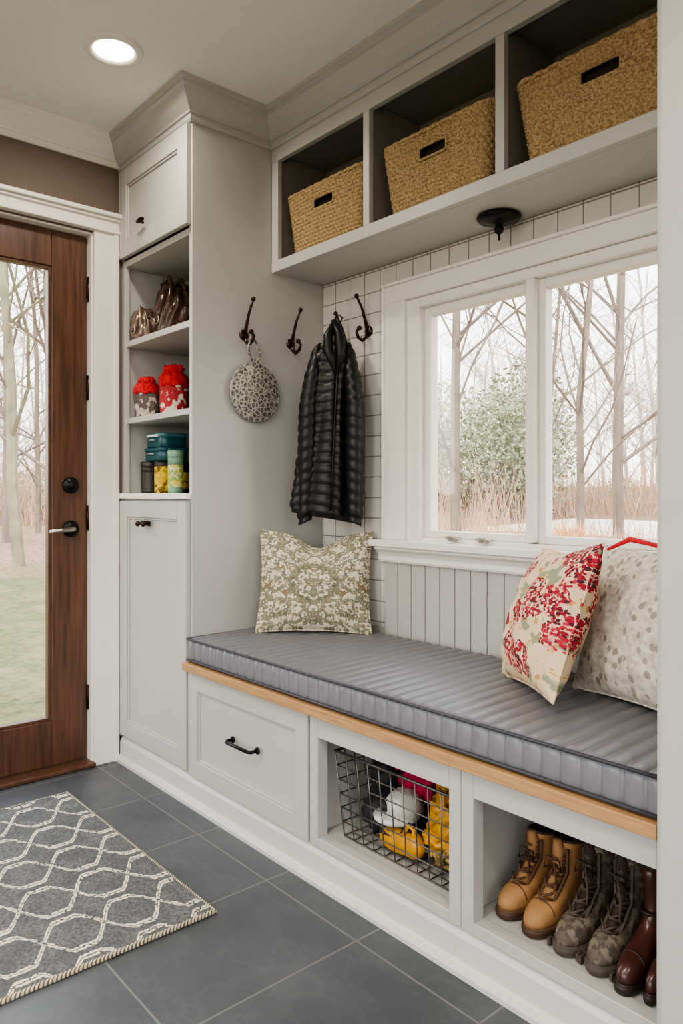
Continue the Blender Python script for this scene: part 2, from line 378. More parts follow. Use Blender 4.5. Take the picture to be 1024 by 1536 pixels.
# ---------------------------------------------------------------- tall cabinet
def pull(b,cx,y,z,w,m,r=.005,out=.03):
    b.tube([(cx-w/2,y,z),(cx-w/2,y-out*.8,z),(cx-w/2+.01,y-out,z),(cx+w/2-.01,y-out,z),(cx+w/2,y-out*.8,z),(cx+w/2,y,z)],r,m,8)
    for sgn in(-1,1): b.lathe([(r*1.9,0),(r*1.9,.004),(r,.006)],(cx+sgn*w/2,y,z),m,12,Matrix.Rotation(pi/2,3,'X'))
TL=XF+.003
b=MB()
b.box(CS-.02,CS,YC,YW-.002,0,ZC-.002,cab); b.box(TL,TL+.02,YC,YW-.002,0,ZC-.002,cab)
b.box(TL+.02,CS-.02,YW-.02,YW-.002,0,ZC-.002,cab_shade)
b.box(TL+.02,CS-.02,YC,YW-.02,2.41,ZC-.003,cab)
b.box(TL+.02,CS-.02,YC,YW-.02,2.03,2.055,cab)
b.box(TL+.0005,TL+.035,YC-.002,YC+.02,1.1,2.05,cab)
b.box(TL+.02,CS-.02,YC+.003,YW-.02,1.70,1.725,cab)
b.box(TL+.02,CS-.02,YC+.003,YW-.02,1.385,1.408,cab)
b.box(TL+.02,CS-.02,YC,YW-.02,1.078,1.10,cab)
b.box(TL,CS-.0005,YC-.024,YC-.0004,1.079,1.10,white)
b.box(TL+.02,CS-.02,YC,YC+.02,.0,.11,cab); b.box(TL+.02,CS-.02,YC+.001,YW-.02,.11,.13,cab)
b.box(TL+.02,CS-.02,YC+.001,YC+.012,.13,1.078,cab)
b.shaker(TL+.012,CS-.004,2.062,2.42,YC-.0005,cab,.07); b.shaker(TL+.022,CS-.008,.112,1.07,YC-.0005,cab,.065)
b.box(TL,TL+.02,YC-.014,YC-.0004,.1,1.078,cab)
cabo=b.obj('tall_storage_cabinet',.0025)
b=MB(); b.tube([(-2.70,YC-.02,2.155),(-2.70,YC-.035,2.155)],.006,bronze,8); b.ball((-2.685,YC-.042,2.155),(.032,.010,.010),bronze,10)
for cx in(-2.70,-2.655): b.tube([(cx,YC-.02,.985),(cx,YC-.038,.983)],.006,bronze,8); b.ball((cx,YC-.044,.982),(.013,.009,.011),bronze,8)
b.box(-2.715,-2.64,YC-.024,YC-.0205,.975,.993,bronze)
b.obj('cabinet_pulls',parent=cabo)
b=MB()
b.box(XN,XN+.62,1.30,YW-.002,0,ZC-.002,cab)
b.shaker(XN+.016,XN+.31,.12,2.40,1.2995,cab,.06); b.shaker(XN+.314,XN+.60,.12,2.40,1.2995,cab,.06)
b.box(XN+.0005,XN+.62,1.285,1.2996,0,.1,cab)
b.obj('tall_storage_cabinet.001',.0025)
# ---------------------------------------------------------------- bench
b=MB(); BX0=CS+.002; BX1=XN-.002; yb=YW-.016
b.box(BX0,BX1,YC+.01,YC+.02,0,.10,cab)
b.box(BX0,BX1,YC+.003,yb,.10,.128,cab)
b.box(BX0,BX1,yb-.012,yb,.128,.475,cab_shade)
for x0,x1 in ((BX0,BX0+.02),(-1.675,-1.655),(-1.124,-1.104),(BX1-.02,BX1)): b.box(x0,x1,YC+.021,yb-.012,.129,.475,cab)
b.box(BX0,-1.666,YC,YC+.02,.129,.475,cab)
for x0,x1 in((-1.664,-1.1115),(-1.110,BX1)):
    l=.035; l2=l if x1<-1 else .012
    b.box(x0,x0+l,YC-.018,YC+.02,.104,.474,cab); b.box(x1-l2,x1,YC-.018,YC+.02,.104,.474,cab)
    b.box(x0+l,x1-l2,YC-.018,YC+.02,.412,.474,cab); b.box(x0+l,x1-l2,YC-.018,YC+.02,.104,.13,cab)
b.shaker(BX0+.006,-1.672,.104,.47,YC-.0005,cab,.06,th=.02)
b.box(BX0,BX1,1.303,yb,.476,.504,oak)
bench=b.obj('window_bench',.002)
b=MB(); pull(b,-1.99,YC-.02,.30,.14,blackm,.006,.032); b.obj('drawer_pull',parent=bench)
b=MB(); cx0,cx1=BX0+.006,BX1-.004; cy0,cy1=1.318,YW-.03; per=.0455; zb,zt=.505,.590
prof=[(cy0+.012,zb),(cy0+.003,zb+.006),(cy0,zb+.02),(cy0,zt-.022),(cy0+.003,zt-.010),(cy0+.012,zt-.002),(cy0+.03,zt),(cy0+.15,zt+.002),(cy0+.3,zt+.003),(cy0+.45,zt+.002),(cy1-.03,zt),(cy1-.005,zt-.012),(cy1,zb+.03),(cy1-.005,zb+.004),(cy1-.02,zb)]
rings=[];n=int((cx1-cx0)/per*14)
for i in range(n+1):
    x=cx0+(cx1-cx0)*i/n; ph=(x-cx0)/per; q=abs(math.sin(pi*ph))**.5; dd=.010*(1-q)
    e=min(1,(x-cx0)/.012,(cx1-x)/.012); e=.9+.1*math.sqrt(max(0,e))
    ring=[]
    for (y,z) in prof:
        ny=-1 if y<cy0+.01 else 0; nz=1 if z>zt-.012 else 0
        ring.append((x,y-ny*dd*.9,zb+(z-zb)*e-nz*dd))
    rings.append(ring)
b.loft(rings,cush)
k=1
while cx0+k*per<cx1-.01:
    x=cx0+k*per; b.tube([(x,cy0+.0095,zb+.012),(x,cy0+.0095,zt-.022),(x,cy0+.015,zt-.013),(x,cy0+.03,zt-.0100),(x,cy0+.3,zt-.0072),(x,cy1-.03,zt-.010)],.0014,stitch,5); k+=1
pz=zt-.004; b.tube([(cx0+.004,cy0+.0,pz),(cx1,cy0+.0,pz)],.0042,piping,8); b.tube([(cx0+.004,cy0,zb+.008),(cx1,cy0,zb+.008)],.0042,piping,8)
b.tube([(cx0+.002,cy0+.004,pz),(cx0+.002,cy1-.01,pz)],.004,piping,8)
b.obj('bench_cushion')
# ---------------------------------------------------------------- overhead cubbies
b=MB(); OY=1.695; ZB,ZT=1.952,2.375
OX0,OX1=CS+.002,XN-.002
b.box(OX0,OX1,OY+.018,YW-.002,ZB,ZB+.03,cab)
b.box(OX0,OX1,OY-.004,OY+.018,ZB,ZB+.042,cab)
b.box(OX0,OX1,OY+.018,YW-.002,ZT+.03,ZC-.002,cab_shade)
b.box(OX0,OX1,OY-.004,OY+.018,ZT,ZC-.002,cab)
b.box(OX0,OX1,YW-.014,YW-.002,ZB+.03,ZT+.03,cab_shade)
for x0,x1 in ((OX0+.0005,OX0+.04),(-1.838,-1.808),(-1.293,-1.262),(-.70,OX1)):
    b.box(x0,x1,OY-.003,OY+.0175,ZB+.042,ZT,cab); b.box((x0+x1)/2-.01,(x0+x1)/2+.01,OY+.0178,YW-.014,ZB+.03,ZT+.03,cab_shade)
b.obj('overhead_cubby_shelf',.002)
def basket(name,cx,cy,z0,w,d,h,yaw=0,slot=True):
    b=MB()
    def rr(t,W,D,r=.035):
        sx,sy=W/2-r,D/2-r; segs=[('l',(0,-D/2),(sx,-D/2)),('a',(sx,-sy),-pi/2),('l',(W/2,-sy),(W/2,sy)),('a',(sx,sy),0),('l',(sx,D/2),(-sx,D/2)),('a',(-sx,sy),pi/2),('l',(-W/2,sy),(-W/2,-sy)),('a',(-sx,-sy),pi),('l',(-sx,-D/2),(0,-D/2))]
        lens=[r*pi/2 if s_[0]=='a' else math.dist(s_[1],s_[2]) for s_ in segs]; T=sum(lens)*t
        for s_,l in zip(segs,lens):
            if T<=l+1e-9:
                if s_[0]=='l': k=T/max(l,1e-9); p=(s_[1][0]+(s_[2][0]-s_[1][0])*k,s_[1][1]+(s_[2][1]-s_[1][1])*k); dx,dy=s_[2][0]-s_[1][0],s_[2][1]-s_[1][1]; q=math.hypot(dx,dy) or 1; return p,(dy/q,-dx/q)
                a=s_[2]+T/r; return (s_[1][0]+r*math.cos(a),s_[1][1]+r*math.sin(a)),(math.cos(a),math.sin(a))
            T-=l
        return (0,-D/2),(0,-1)
    rows=int(h/.0135); sub=5; H=rows*sub
    vs=[];NP=480
    for i in range(H+1):
        f=i/H; W=w*(.84+.16*f); D=d*(.88+.12*f); row=i//sub
        ri=.0070*math.sin(pi*(i%sub)/sub)**.7 if i%sub else 0
        for k in range(NP):
            p,nm=rr(k/NP,W,D)
            ph=pi*(k+ (4 if row%2 else 0)+ (i%sub)*.8)/8
            a=ri*(.2+.9*abs(math.sin(ph))**.7)+.0007*noise.noise(Vector((k*.3,i*.4,cx*9)))
            bow=.006*math.sin(2*pi*k/NP*3+cx*5)*f
            vs.append((p[0]+nm[0]*a,p[1]+nm[1]*(a+bow*.5),f*h+bow*.4))
    fs=[]
    for i in range(H):
        for k in range(NP):
            l=(k+1)%NP; xk=(vs[i*NP+k][0]+vs[i*NP+l][0])/2; yk=vs[i*NP+k][1]; zk=vs[i*NP+k][2]
            if abs(xk)<.058 and .66*h<zk<.80*h and yk<0: continue
            fs.append((i*NP+k,i*NP+l,(i+1)*NP+l,(i+1)*NP+k))
    fs.append(tuple(range(NP)))
    b.add(vs,fs,seag,True)
    yf=-d/2*.97
    pts=[]
    for k in range(24):
        a=2*pi*k/24; pts.append((.056*max(-1,min(1,1.35*math.cos(a))),yf-.003,h*.733+.0195*max(-1,min(1,1.3*math.sin(a)))))
    b.tube(pts,.0045,seag,8,closed=True)
    rim=[(p[0],p[1],h+.003) for p in (rr(k/90,w,d)[0] for k in range(90))]
    b.tube([(x,y,z+.0025*math.sin(i*2.1)) for i,(x,y,z) in enumerate(rim)],.0075,seag,8,closed=True)
    o=b.obj(name,recalc=False); o.location=(cx,cy,z0); o.rotation_euler=(0,0,yaw)
    b=MB(); b.loft([[(p[0],p[1],z) for p in (rr(k/60,w*q_-.03,d*q_-.03,.03)[0] for k in range(60))] for z,q_ in ((.01,.86),(h-.012,.98))],slot_shade,cap1=False); b.obj('inner_shade_shell',parent=o,recalc=False)  # dark inner shell put in as the shade behind the handle slot
    return o
zb_=ZB+.0315
basket('seagrass_basket',-2.075,1.818,zb_,.45,.20,.238)
basket('seagrass_basket.001',-1.545,1.815,zb_,.45,.205,.238,.0)
basket('seagrass_basket.002',-.985,1.815,zb_,.52,.205,.238)
# ---------------------------------------------------------------- hooks
def hook(name,loc,rot):
    b=MB(); RX=Matrix.Rotation(pi/2,3,'X')
    b.lathe([(.021,0),(.021,.003),(.015,.007),(.006,.01),(.001,.011)],(0,0,-.035),bronze,20,RX)
    b.tube([(0,0,-.03),(0,-.012,-.02),(0,-.022,.01),(0,-.038,.05),(0,-.062,.085)],[.008,.0075,.006,.005,.0045],bronze,8)
    b.ball((0,-.064,.089),.009,bronze,8)
    b.tube([(0,-.006,-.035),(0,-.014,-.06),(0,-.034,-.075),(0,-.056,-.066),(0,-.064,-.045),(0,-.052,-.032)],[.007,.007,.007,.0065,.006,.005],bronze,8)
    b.ball((0,-.05,-.030),.0095,bronze,8)
    o=b.obj(name); o.location=loc; o.rotation_euler=(0,0,rot); return o
hook('coat_hook',(CS+.0005,1.565,1.73),pi/2); hook('coat_hook.001',(CS+.0005,1.785,1.725),pi/2)
hook('coat_hook.002',(-2.085,YW-.009,1.755),0.0); hook('coat_hook.003',(-2.205,YW-.009,1.71),0)
t=NT('pierced_ornament'); v=t.coord(); d=t.voro(v,54,'DISTANCE_TO_EDGE'); d2=t.voro(v,110)
t.col(t.mix(t.math('GREATER_THAN',d,.10),L(170,166,156),t.mix(t.math('GREATER_THAN',d2,.5),L(74,73,69),L(120,118,110)))); t.bump(d,.6,.003); t.rough(.6); orn=t.m
b=MB()
b.lathe([(.001,0),(.104,0),(.107,.004),(.107,.010),(.104,.013),(.001,.014)],(0,0,0),orn,48,Matrix.Rotation(pi/2,3,'Y'))
b.tube([(.008,.107*math.cos(2*pi*k/48),.107*math.sin(2*pi*k/48)) for k in range(48)],.0055,orn,8,closed=True)
for s_ in(-1,1):
    for k in range(13):
        f=k/12; b.ball((.010+.032*f,s_*.022*math.sin(pi*min(1,f*1.05))+(-.034)*f+s_*.004,.112+.085*f),.0055,orn,6)
b.ball((.009,0,.116),(.006,.016,.010),orn,8)
b.obj('hanging_wall_ornament',loc=(CS+.012,1.603,1.480))
# ---------------------------------------------------------------- jacket
def lerp_tab(tab,t):
    for i in range(len(tab)-1):
        if t<=tab[i+1][0]:
            a,b_=tab[i],tab[i+1]; k=(t-a[0])/(b_[0]-a[0]); k=k*k*(3-2*k); return [a[j]+(b_[j]-a[j])*k for j in range(1,len(a))]
    return list(tab[-1][1:])
b=MB(); H=.735
tab=[(0,.012,.012,.012),(.04,.026,.026,.010),(.09,.036,.036,.006),(.14,.056,.044,.004),(.2,.070,.050,.0),(.5,.088,.054,-.016),(.8,.112,.058,-.028),(.97,.122,.058,-.034),(1,.116,.052,-.034)]
rings=[];NL=150;NPj=72
for i in range(NL+1):
    t_=i/NL; hw,hd,cx=lerp_tab(tab,t_); z=-H*t_; ring=[]
    for k in range(NPj):
        a=2*pi*k/NPj; ca,sa=math.cos(a),math.sin(a)
        skew=.022*math.sin(a*1.0)*t_+.008*math.sin(3*a+t_*4)
        q=abs(math.sin(pi*(z+skew)/.040))**.5
        pf=(1 if .12<t_<.98 else .3)*.008*(q-.6)
        groove=-.014*math.exp(-((a-1.5*pi-.25)/.09)**2)-.008*math.exp(-((a-1.5*pi+.75)/.06)**2)
        fold=.011*math.sin(5*a+1+1.5*t_)*min(1,t_*2)
        ex=(abs(ca)**.85)*(1 if ca>0 else -1)
        ring.append((cx+ex*(hw+pf+fold+groove),sa*(hd+pf+fold+groove),z-.022*ca*t_))
    rings.append(ring)
b.loft(rings,jack)
def sleeve(side,fx):
    n=90;rr_=[]
    for i in range(n+1):
        t_=i/n; z=-.09-.665*t_; x=side*(.060+.026*min(1,t_*3)+.006*t_)-.012*t_; y=fx*min(1,t_*3)-.008*math.sin(t_*5)
        r=.034+.006*math.sin(t_*3) ; r*=(.55+.45*min(1,t_*6)); r+=.006*(abs(math.sin(pi*t_*.665/.040))**.5-.5)
        if t_>.965: r*=.82
        ring=[]
        for k in range(20):
            a=2*pi*k/20; ring.append((x+r*.85*math.cos(a),y+r*1.05*math.sin(a),z-.012*math.cos(a)*side))
        rr_.append(ring)
    b.loft(rr_,jack)
sleeve(1,-.040); sleeve(-1,-.018)
b.tube([(.0,-.02,-.0),(.024,-.034,-.05),(.030,-.045,-.11),(.026,-.052,-.19)],[.008,.016,.018,.006],jack,12)
b.tube([(.008,-.02,-.0),(-.018,-.036,-.06),(-.016,-.046,-.12),(.012,-.054,-.20)],[.008,.016,.018,.006],jack,12)
b.tube([(.020,-.052,-.16),(.014,-.058,-.3),(.004,-.062,-.5),(-.004,-.064,-.71)],.0035,jackz,6)
b.tube([(.018,0,-.01),(.006,.012,.018),(.02,.02,.03),(.034,.012,.018),(.024,0,-.01)],.003,jackz,6)
o=b.obj('puffer_jacket'); o.location=(-2.135,1.815,1.745); o.rotation_euler=(0,0,math.radians(46))
# ---------------------------------------------------------------- pillows
def pillow(name,loc,s,yaw,tilt,roll,mat,T=.07,dip=0,extra=None,h=None):
    b=MB(); n=40; h=h or s
    for side in(-1,1):
        vs=[];fs=[]
        for j in range(n+1):
            for i in range(n+1):
                u=-1+2*i/n; v=-1+2*j/n
                x=u*s/2*(1-.07*(1-v*v)); z=v*h/2*(1-.07*(1-u*u))
                if dip: z-=dip*math.exp(-((u-.05)/.38)**2)*max(0,(v+.2)/1.2)**1.3
                th=T*((1-u**2)**.55*(1-v**2)**.55)
                th*=1+.20*noise.noise(Vector((u*2.2,v*2.2,s*9+side)))
                if dip: th*=1-.35*math.exp(-((u-.05)/.25)**2)*max(0,v)
                wr=.010*noise.noise(Vector((u*6,v*3,side*3.)))*(1-u**8)*(1-v**8)
                vs.append((x,side*(th+wr+.001),z))
        for j in range(n):
            for i in range(n):
                a=j*(n+1)+i; q=(a,a+1,a+n+2,a+n+1); fs.append(q if side<0 else q[::-1])
        o_=b.add(vs,fs,mat,True)
        for j in range(n+1):
            for i in range(n+1): b.uvs[o_+j*(n+1)+i]=(i/n,j/n)
    edge=[]
    for k in range(4*n):
        q,rm=divmod(k,n); f=-1+2*rm/n
        u,v=((f,-1),(1,f),(-f,1),(-1,-f))[q]
        z=v*h/2*(1-.07*(1-u*u)); 
        if dip: z-=dip*math.exp(-((u-.05)/.38)**2)*max(0,(v+.2)/1.2)**1.3
        edge.append((u*s/2*(1-.07*(1-v*v)),0,z))
    o_=len(b.v); b.tube(edge,.0035,mat,6,closed=True)
    for i in range(o_,len(b.v)): x,y,z=b.v[i]; b.uvs[i]=(x/s+.5,z/h+.5)
    if extra: extra(b)
    Mx=Matrix.Translation(loc)@Matrix.Rotation(yaw,4,'Z')@Matrix.Rotation(-tilt,4,'X')@Matrix.Rotation(roll,4,'Y')
    return b.obj(name,world=Mx,recalc=True)
R_=math.radians
pA=uvmat('damask_pillow_fabric',damask); pB=uvmat('floral_pillow_fabric',floral); pC=uvmat('spotted_pillow_fabric',spots)
pillow('throw_pillow',(-2.145,1.735,.774),.42,R_(48),R_(14),R_(1),pA,.065,dip=.055,h=.378)
pillow('throw_pillow.001',(-1.112,1.675,.780),.44,R_(-40),R_(20),R_(-6),pB,.078,dip=.012,h=.385)
redr=M('red_ribbon',L(196,20,36),.6)
def rib(b): b.tube([(-.17,-.04,.175),(-.12,-.02,.212),(-.06,-.01,.205),(.04,.0,.190),(.1,.0,.186),(.17,-.0,.192)],[.004,.008,.006,.007,.006,.004],redr,8)
pillow('throw_pillow.002',(-.862,1.745,.776),.44,R_(-18),R_(18),R_(-1),pC,.085,extra=rib,h=.39)
# ---------------------------------------------------------------- lamps
lp=[(-2.31,1.03,8),(-1.0,-.2,24),(.6,.2,18),(-2.0,-.9,22)]  # first downlight is in view; the others are added unseen as fill
for i,(x,y,e) in enumerate(lp):
    b=MB(); b.lathe([(.064,-.002),(.070,-.010),(.084,-.012),(.092,-.006),(.094,0)],(x,y,ZC),white,48,cap0=False,cap1=False)
    b.lathe([(.066,-.003),(.001,-.0035)],(x,y,ZC),lampm,32,cap0=False)
    ob=b.obj('recessed_ceiling_light' if i==0 else 'added_fill_downlight.%03d'%i)
    ld=bpy.data.lights.new('downlight','AREA'); ld.shape='DISK'; ld.size=.13; ld.energy=e; ld.color=(1,.92,.82); ld.spread=R_(165)
    lo=bpy.data.objects.new('downlight_bulb',ld); scene.collection.objects.link(lo); lo.location=(x,y,ZC-.016); lo.parent=ob
b=MB(); FX,FY=-.1,-.5  # unseen ceiling globe, added to fill the room with light
b.lathe([(.06,0),(.17,-.01),(.19,-.03),(.185,-.045)],(FX,FY,ZC),nickel,40,cap0=False,cap1=False)
glob=emis('fill_globe_glow',(1,.94,.87,1),10)
b.lathe([(.18,-.04),(.17,-.075),(.12,-.11),(.06,-.125),(.001,-.13)],(FX,FY,ZC),glob,40,cap0=False)
b.obj('added_fill_ceiling_light')
b=MB(); b.lathe([(.03,0),(.062,-.002),(.068,-.008),(.062,-.016),(.03,-.022),(.012,-.026),(.012,-.034),(.016,-.042),(.012,-.052),(.004,-.058),(.003,-.075),(.001,-.078)],(-1.41,1.865,ZB),blackm,40)
b.obj('under_shelf_light')
# ---------------------------------------------------------------- rug
b=MB(); b.box(-.515,.515,-.77,.77,0,.011,rugm); o=b.obj('area_rug',.004); o.location=(-2.20,.265,.001)
# ---------------------------------------------------------------- shelf items
brown=M('glossy_brown_leather',L(66,46,37),.18,var=.35,vs=14,bump=.2,bs=30); silver=M('metallic_leather',L(128,110,96),.25,metal=.6,var=.35,vs=20,bump=.25,bs=40)
def bag(name,loc,w,d,h,m,seed,handles=True):
    b=MB(); rings=[];n=48
    for i in range(22):
        f=i/21; W=w/2*(.80+.32*math.sin(pi*min(1,f*1.25)*.62))*(1-.35*max(0,f-.6)/.4); D=d/2*(1-.55*f**1.6)
        if f<.06: W*=.9;D*=.9
        ring=[]
        for k in range(n):
            a=2*pi*k/n; c,s_=math.cos(a),math.sin(a)
            fold=.012*math.sin(9*a+2*math.sin(f*4+seed))*f+.010*noise.noise(Vector((c*2,s_*2,f*3+seed)))
            ring.append(((W*abs(c)**.7+fold)*(1 if c>0 else -1),(D*abs(s_)**.8+fold)*(1 if s_>0 else -1),h*f-.02*math.cos(2*a)*f**3))
        rings.append(ring)
    b.loft(rings,m)
    if handles:
        for yy in(-d*.18,d*.18):
            b.tube([(-w*.28,yy*1.2,h*.82),(-w*.25,yy,h*1.0),(-w*.12,yy,h*1.16),(w*.08,yy,h*1.18),(w*.22,yy,h*1.04),(w*.26,yy*1.2,h*.82)],.010,m,10)
    b.tube([(0,-d*.47,h*.30),(0,-d*.40,h*.55),(0,-d*.33,h*.8),(0,-d*.1,h*.98)],[.014,.014,.013,.012],m,8)
    b.tube([(.016*math.cos(a*pi/8),-d*.5,h*.34+.016*math.sin(a*pi/8)) for a in range(16)],.0035,nickel,6,closed=True)
    return b.obj(name,loc=loc)
bag('leather_handbag',(-2.735,1.475,1.7255),.17,.15,.205,brown,1)
bag('leather_handbag.001',(-2.840,1.405,1.7255),.13,.11,.115,silver,4,False)
k1=knitmat('red_knit',L(186,22,32),L(200,40,40)); k2=knitmat('pattern_knit',L(170,50,56),L(222,206,190)); k3=knitmat('gray_knit',L(98,88,82),L(190,180,168)); 
def hat(name,loc,w,d,h,mb,mt,seed):
    b=MB(); n=36
    def ring(f): 
        W=w/2*(.92+.1*math.sin(pi*f)); D=d/2*(.92+.1*math.sin(pi*f)); r=[]
        for k in range(n):
            a=2*pi*k/n; q=1+.03*math.sin(12*a)+.12*noise.noise(Vector((math.cos(a)*1.5,math.sin(a)*1.5,f*3+seed)))*f
            r.append((W*q*math.cos(a),D*q*math.sin(a),h*f))
        return r
    b.loft([ring(i/14*.62) for i in range(15)],mb)
    top=[]
    for i in range(10):
        f=.60+.33*i/9; r=ring(f); sh=(1.06 if i<6 else 1.06-.16*(i-5)); top.append([(x*sh,y*sh,z+.006*math.sin(k*1.3+i)) for k,(x,y,z) in enumerate(r)])
    b.loft(top,mt)
    for k in range(9):
        a=k*2.4; rr_=w*.28*math.sqrt((k+.5)/9); b.ball((rr_*math.cos(a),rr_*.8*math.sin(a),h*.93),(w*.19,w*.15,h*.10),mt,7,seed=k+seed,amp=.5)
    return b.obj(name,loc=loc)
hat('knit_hat',(-2.850,1.415,1.4085),.10,.10,.165,k3,k1,1); hat('knit_hat.001',(-2.855,1.53,1.4085),.08,.09,.175,k3,k3,2); hat('knit_hat.002',(-2.735,1.475,1.4085),.115,.11,.205,k2,k1,3)
teal=M('teal_enamel',L(24,76,84),.3,var=.1); tealc=M('teal_lid',L(56,108,110),.3); darkb=M('dark_tin',L(48,44,40),.4,var=.2,vs=30); yel=camo('yellow_label',L(216,176,26),L(226,190,60),L(110,86,26),30); grn=M('sage_canister',L(120,162,132),.35,var=.08); grl=camo('floral_label',L(216,196,80),L(140,172,90),L(222,214,180),40)
def rbox(b,cx,cy,z0,w,d,h,m,r=.03):
    ring=lambda e,z:[(cx+(math.copysign(w/2-r,math.cos(a))+(r-e)*math.cos(a)),cy+(math.copysign(d/2-r,math.sin(a))+(r-e)*math.sin(a)),z) for a in [2*pi*(k+.5)/40 for k in range(40)]]
    b.loft([ring(.004,z0),ring(0,z0+.004),ring(0,z0+h-.004),ring(.004,z0+h)],m)
def tin(name,cx,cy,z0,w,d,h,m,lid,lab=None):
    b=MB(); rbox(b,0,0,0,w,d,h*.72,m); rbox(b,0,0,h*.70,w+.006,d+.006,h*.3,lid)
    b.tube([(-w*.18,-d/2-.004,h*.5),(-w*.12,-d/2-.014,h*.5),(w*.12,-d/2-.014,h*.5),(w*.18,-d/2-.004,h*.5)],.003,nickel,6)
    if lab: b.box(-w*.3,w*.3,-d/2-.0045,-d/2+.001,h*.74,h*.90,lab)
    return b.obj(name,loc=(cx,cy,z0))
tin('enamel_tin',-2.79,1.47,1.233,.165,.125,.052,teal,teal); tin('enamel_tin.001',-2.785,1.47,1.2858,.155,.12,.058,teal,tealc,white)
def jar(name,loc,r,h,m,lid,lab):
    b=MB(); b.lathe([(r*.92,0),(r,.006),(r,h*.14)],(0,0,0),m,32); b.lathe([(r*1.005,h*.14),(r*1.005,h*.66)],(0,0,0),lab,32,cap0=False,cap1=False); b.lathe([(r,h*.66),(r,h*.84)],(0,0,0),m,32)
    b.lathe([(r*1.03,h*.84),(r*1.05,h*.86),(r*1.05,h*.98),(r*.98,h),(r*.3,h),(.001,h+.001)],(0,0,0),lid,32); return b.obj(name,loc=loc)
jar('storage_canister',(-2.865,1.435,1.1005),.036,.131,darkb,darkb,darkb); jar('storage_canister.001',(-2.785,1.455,1.1005),.036,.131,yel,darkb,yel); jar('storage_canister.002',(-2.665,1.445,1.1005),.030,.170,grn,grn,grl); jar('storage_canister.003',(-2.80,1.54,1.1005),.036,.131,darkb,darkb,yel)
# ---------------------------------------------------------------- wire basket + contents
wire=M('galvanised_wire',L(104,102,98),.4,metal=.8)
b=MB(); wx0,wx1,wy0,wy1,wz0,wz1=-1.605,-1.165,1.372,1.72,.1335,.372
def wr(f): e=.018*(1-f); return wx0+e,wx1-e,wy0+e,wy1-e,wz0+(wz1-wz0)*f
nl=6
for i in range(nl+1):
    a,c,d,e,z=wr(i/nl); b.tube([(a,d,z),(c,d,z),(c,e,z),(a,e,z)],.0042 if i==nl else .0021,wire,6,closed=True)
A=wr(0);B=wr(1); nv=10
for k in range(nv+1):
    f=k/nv
    x0=A[0]+(A[1]-A[0])*f; x1=B[0]+(B[1]-B[0])*f
    b.tube([(x1,B[2],B[4]),(x0,A[2],A[4]),(x0,A[3],A[4]),(x1,B[3],B[4])],.0021,wire,6)
    y0_=A[2]+(A[3]-A[2])*f; y1_=B[2]+(B[3]-B[2])*f
    b.tube([(B[0],y1_,B[4]),(A[0],y0_,A[4]),(A[1],y0_,A[4]),(B[1],y1_,B[4])],.0021,wire,6)
b.obj('wire_basket')
yelc=M('yellow_rubber',L(206,146,10),.4,var=.15,vs=10); mag=M('magenta_fleece',L(170,20,66),.9,var=.2,vs=20,bump=.3); blk=M('black_cloth',L(34,34,38),.7,var=.2); whi=M('white_plastic',L(196,196,190),.35,var=.05); gold=camo('gold_wrapper',L(120,96,52),L(196,160,84),L(70,56,40),30)
b=MB(); b.ball((0,0,.06),(.055,.075,.06),blk,14,2,.35); b.ball((.0,.02,.14),(.045,.06,.06),blk,12,3,.5); b.tube([(-.04,0,.14),(-.03,-.02,.205),(.02,-.02,.21),(.035,0,.16)],.006,blk,8); b.obj('drawstring_pouch',loc=(-1.53,1.50,.138))
b=MB(); b.ball((0,0,.05),(.075,.06,.055),blk,14,12,.4); b.ball((.02,0,.12),(.06,.045,.04),blk,12,15,.4); b.obj('drawstring_pouch.001',loc=(-1.37,1.64,.138))
b=MB(); b.ball((0,0,.06),(.050,.056,.050),whi,16,1,.08); b.lathe([(.040,0),(.060,.004),(.063,.012),(.045,.02)],(-.012,-.02,.028),whi,28); b.ball((-.025,-.048,.065),(.018,.012,.014),blk,8); b.tube([(-.05,-.03,.04),(-.03,-.06,.0),(.03,-.06,.0),(.05,-.03,.04)],.005,blk,6); b.obj('toddler_cap',loc=(-1.425,1.465,.185))
b=MB(); b.ball((0,0,.03),(.060,.045,.05),mag,14,5,.5)
for k in range(4): b.tube([(-.035+.023*k,-.01,.04),(-.045+.028*k,-.03,.065),(-.05+.03*k,-.05,.055+.006*k)],[.014,.013,.009],mag,10)
b.tube([(.04,-.01,.02),(.062,-.03,.02),(.07,-.045,.0)],[.013,.012,.008],mag,10); b.obj('winter_glove',loc=(-1.425,1.53,.278))
b=MB(); b.ball((0,0,.07),(.050,.058,.07),yelc,20,6,.8,5); b.ball((-.005,-.01,.01),(.066,.064,.020),yelc,14,8,.35,4); b.ball((.01,.01,.115),(.036,.038,.04),yelc,14,9,.8,5); b.obj('rain_hat',loc=(-1.262,1.475,.205))
b=MB(); 
b.loft([[(x,r*math.cos(a*pi/8)*.8,z+r*math.sin(a*pi/8)) for a in range(16)] for x,r,z in ((-.075,.008,.03),(-.06,.024,.03),(-.03,.033,.034),(.0,.034,.036),(.035,.03,.036),(.055,.034,.04),(.075,.022,.04),(.085,.006,.04))],yelc); b.tube([(.02,-.01,.06),(.03,0,.085),(.05,0,.08),(.055,-.01,.06)],.006,yelc,8); b.obj('rubber_rain_shoe',loc=(-1.40,1.425,.137))
b=MB(); b.ball((0,0,.045),(.055,.05,.033),gold,14,11,.5,5); b.ball((.02,-.01,.07),(.03,.03,.016),gold,10,12,.5,5); b.obj('snack_pouch',loc=(-1.25,1.46,.138))
